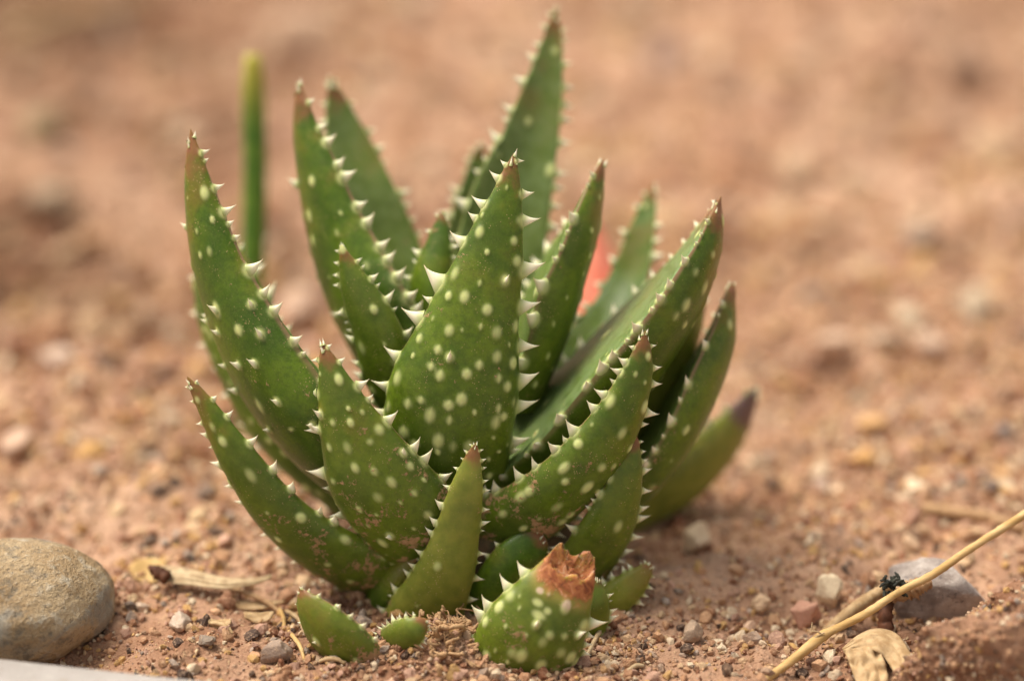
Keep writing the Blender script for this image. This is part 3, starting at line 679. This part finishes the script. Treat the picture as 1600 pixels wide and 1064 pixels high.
# ------------------------------------------------------------------ dry litter
def straw(name, pts, rad, mat, label, cat, n=60, parent=None, group=None, jit=.04):
    v, f = tube(pts, rad, n, 9, jit); o = mk(name, v, f, M[mat], parent, origin=np.asarray(pts[0]) if parent is None else parent_origin[parent.name])
    if parent is None: tag(o, label, cat, group)
    return o
parent_origin = {}
# long golden straw lying across the right corner
sp = [P(1150, 1090, 32.1), P(1215, 1048, 32.4), P(1286, 993, 32.8), P(1300, 985, 32.85), P(1352, 959, 32.9), P(1404, 925, 33.0), P(1458, 897, 33.15), P(1512, 860, 33.3), P(1610, 798, 33.7), P(1760, 700, 34.5)]
st = empty('golden_straw', sp[0]); tag(st, 'long golden straw lying slanted over the grey rock', 'straw'); parent_origin[st.name] = sp[0]
straw('stalk', sp, [.050, .056, .074, .054, .056, .049, .055, .052, .058, .052], 'straw', None, None, 120, st)
for a_, b_ in (((1288, 988), (1262, 1004)), ((1284, 990), (1268, 985)), ((1268, 985), (1269, 972))):
    straw('fibre', [P(*a_, 32.72), (P(*a_, 32.7) + P(*b_, 32.7)) / 2 + UP * .01, P(*b_, 32.7)], [.012, .009, .004], 'paledry', None, None, 12, st)
straw('dry_stalk', [P(1285, 990, 33.6), P(1310, 970, 33.6), P(1350, 940, 33.6), P(1392, 914, 33.6)], [.05, .075, .085, .07], 'husk', 'short tan dry stalk under the golden straw', 'stalk')
# withered flower remnant: brown stub with black fuzz and a curled leaf
wb = G(1385, 1020); wr = empty('withered_sprig', wb); tag(wr, 'withered brown sprig with black fuzzy head beside the grey rock', 'sprig'); parent_origin[wr.name] = wb
straw('stub', [wb + (0, 0, -.1), P(1385, 985, 33.3), P(1384, 955, 33.35), P(1392, 935, 33.4)], [.11, .10, .09, .06], 'brown', None, None, 30, wr, jit=.12)
straw('husk', [P(1388, 935, 33.38), P(1415, 925, 33.35), P(1440, 914, 33.3), P(1456, 910, 33.3)], [.05, .11, .10, .04], 'root', None, None, 30, wr, jit=.22)
for k in range(26):
    a_ = P(random.uniform(1380, 1412), random.uniform(905, 935), 33.2 + random.uniform(-.1, .1)); d_ = cvec(random.gauss(.2, 1), random.gauss(.5, .7), random.gauss(0, .6)) * random.uniform(.06, .16)
    straw('fuzz', [a_, a_ + d_ * .5 + UP * .02, a_ + d_], [.026, .022, .010], 'fuzz', None, None, 8, wr, jit=.1)
# curled dry leaf
def curled(name, rows, mat, label, th=.02, cat='dry leaf', wob=.03, nu=30, nv=16):
    A = spline(np.array([np.r_[P(*r[0]), P(*r[1])] for r in rows]), nu); o_ = Vector((random.random() * 30, 0, 0)); g_ = np.zeros((nu, nv, 3))
    for i in range(nu):
        a, b = A[i, :3], A[i, 3:]
        for j in range(nv):
            t_ = j / (nv - 1); p = a * (1 - t_) + b * t_ + cvec(0, .35, .9) * .10 * math.sin(math.pi * t_) * np.linalg.norm(b - a)
            g_[i, j] = p + cvec(0, .3, .9) * wob * (mnoise.noise(Vector((i * .2, j * .5, 3)) + o_) + .22 * math.sin(j * 1.3 + i * .15))
    v, f = sheet(g_, th); org = G(rows[0][0][0], rows[0][0][1])
    return tag(mk(name, v, f, M[mat], origin=org), label, cat)
curled('curled_leaf', [((1316, 1013, 32.75), (1319, 1017, 32.7)), ((1340, 993, 32.8), (1346, 1014, 32.6)), ((1368, 982, 32.9), (1370, 1018, 32.5)), ((1400, 990, 32.9), (1384, 1030, 32.5)), ((1424, 1022, 32.6), (1398, 1052, 32.3)), ((1442, 1058, 32.3), (1414, 1075, 32.1)), ((1454, 1095, 32.2), (1440, 1100, 32.1))], 'husk', 'tan curled dry leaf below the golden straw', wob=.022)
curled('folded_leaf', [((1318, 1014, 32.6), (1372, 1012, 32.6)), ((1330, 1045, 32.4), (1384, 1040, 32.4)), ((1345, 1085, 32.1), (1390, 1080, 32.1))], 'husk', 'tan dry leaf scrap hanging under the curled leaf', wob=.06)
dl = curled('dry_leaf', [((238, 884, 34.3), (240, 890, 34.2)), ((262, 884, 34.3), (258, 908, 34.1)), ((300, 890, 34.2), (296, 914, 34.0)), ((350, 902, 34.1), (345, 920, 33.95)), ((395, 903, 34.1), (392, 914, 34.0)), ((425, 898, 34.2), (424, 903, 34.1))], 'paledry', 'beige curled dry leaf with a dark burnt end beside the lowest left leaf', wob=.02)
v_, f_ = tube([P(232, 886, 34.15), P(246, 893, 34.1), P(262, 905, 34.05)], [.03, .085, .09], 18, 9, .2); mk('burnt_end', v_, f_, M['brown'], dl, origin=np.array(dl.location) / SC)
def flake(px, py, w, h, mat, label, name='dry_flake', tilt=.2):
    g = G(px, py); z = float(H(g[0], g[1])) + .06; gr = np.zeros((9, 9, 3)); o_ = Vector((px, py, 0))
    for i in range(9):
        for j in range(9):
            x, y = (i - 4) / 4, (j - 4) / 4; x2, y2 = x * math.sqrt(1 - y * y / 2), y * math.sqrt(1 - x * x / 2)
            rr_ = 1 + .25 * mnoise.noise(Vector((x2 * 1.4, y2 * 1.4, 0)) + o_)
            gr[i, j] = (g[0] + x2 * w * rr_, g[1] + y2 * h * rr_, z + tilt * y2 * h + .06 * (x2 * x2) + .02 * mnoise.noise(Vector((x2 * 2, y2 * 2, 5)) + o_))
    v, f = sheet(gr, .025); return tag(mk(name, v, f, M[mat], origin=(g[0], g[1], z)), label, 'flake')
flake(235, 914, .25, .22, 'flake', 'ochre dry flake under the burnt end of the dry leaf', tilt=.35)
flake(345, 1000, .16, .06, 'husk', 'tan husk flake among the pebbles left of the aloe', tilt=.5)
flake(405, 985, .2, .07, 'husk', 'tan bark flake beside the straw bits left of the aloe', tilt=.6)
flake(395, 955, .4, .08, 'husk', 'thin flat husk strip behind the straw bits')
def bit(p0, p1, r, label, mat='straw', bow=.05, group=None, name='straw_bit'):
    a, b = [np.array([*G(*p)[:2], 0]) for p in (p0, p1)]
    for q, zz_ in ((a, p0), (b, p1)): q[2] = float(H(q[0], q[1])) + r * .8
    return straw(name, [a, (a * 2 + b) / 3 + (0, 0, bow), (a + 2 * b) / 3 + (.02, 0, bow), b], [r * .8, r, r, r * .7], mat, label, 'straw', 20, None, group, .1)
for a_, b_, r_, m_, l_ in (((437, 955), (444, 1000), .032, 'straw', 'short upright golden straw bit beside the smallest left leaf'), ((448, 965), (474, 1000), .03, 'husk', 'tan straw bit leaning beside the smallest left leaf'),
        ((452, 1005), (476, 1045), .028, 'straw', 'golden straw bit in front of the angular grey-brown stone wedge'), ((330, 1000), (365, 1012), .032, 'husk', 'tan straw bit beside the grey pebble left of the aloe'),
        ((500, 1050), (540, 1058), .03, 'husk', 'tan straw bit under the smallest left leaf'), ((675, 1050), (668, 1010), .024, 'straw', 'golden straw bit standing in the tangle of rootlets'),
        ((950, 985), (905, 1050), .03, 'paledry', 'pale straw bit beside the leaf with the torn tip'), ((1005, 1050), (970, 1062), .03, 'paledry', 'pale straw bit on bare soil right of the torn leaf'),
        ((360, 940), (440, 965), .035, 'root', 'brown rootlet lying below the beige curled dry leaf')):
    bit(a_, b_, r_, l_, m_, group='bits of dry straw near the aloe')
# dry leaf sheath beside the small right leaf
curled('leaf_sheath', [((1000, 930, 34.3), (988, 930, 34.3)), ((985, 965, 33.8), (968, 960, 33.8)), ((955, 1000, 33.35), (940, 995, 33.4)), ((940, 1030, 33.1), (932, 1028, 33.1))], 'paledry', 'pale dry leaf sheath below the small olive leaf', wob=.01)
bit((0, 70), (240, 8), .16, 'thick pale dry stalk lying far back on the left soil', 'husk', .1, name='pale_stalk')
bit((1440, 815), (1600, 850), .09, 'brown twig half buried behind the golden straw', 'root', .05, name='brown_twig')
# tangle of dry rootlets in front
rg = np.array([*G(700, 1030)[:2], 0.0]); tr = empty('root_tuft', rg); tag(tr, 'tangle of dry brown rootlets in front of the aloe', 'roots'); parent_origin[tr.name] = rg
for k in range(60):
    a_ = rg + np.array([random.gauss(0, .22), random.gauss(0, .22), 0]); a_[2] = float(H(a_[0], a_[1])) + random.uniform(0, .10)
    d_ = np.array([random.gauss(0, .15), random.gauss(0, .13), random.uniform(.0, .17)]); m_ = np.array([random.gauss(0, .07), random.gauss(0, .07), random.uniform(0, .1)])
    r_ = random.choice((.008, .012, .02, .032)); straw('rootlet', [a_, a_ + d_ * .4 + m_, a_ + d_ * .8 - m_ * .4, a_ + d_], [r_, r_, r_ * .8, r_ * .5], 'root', None, None, 14, tr, jit=.1)
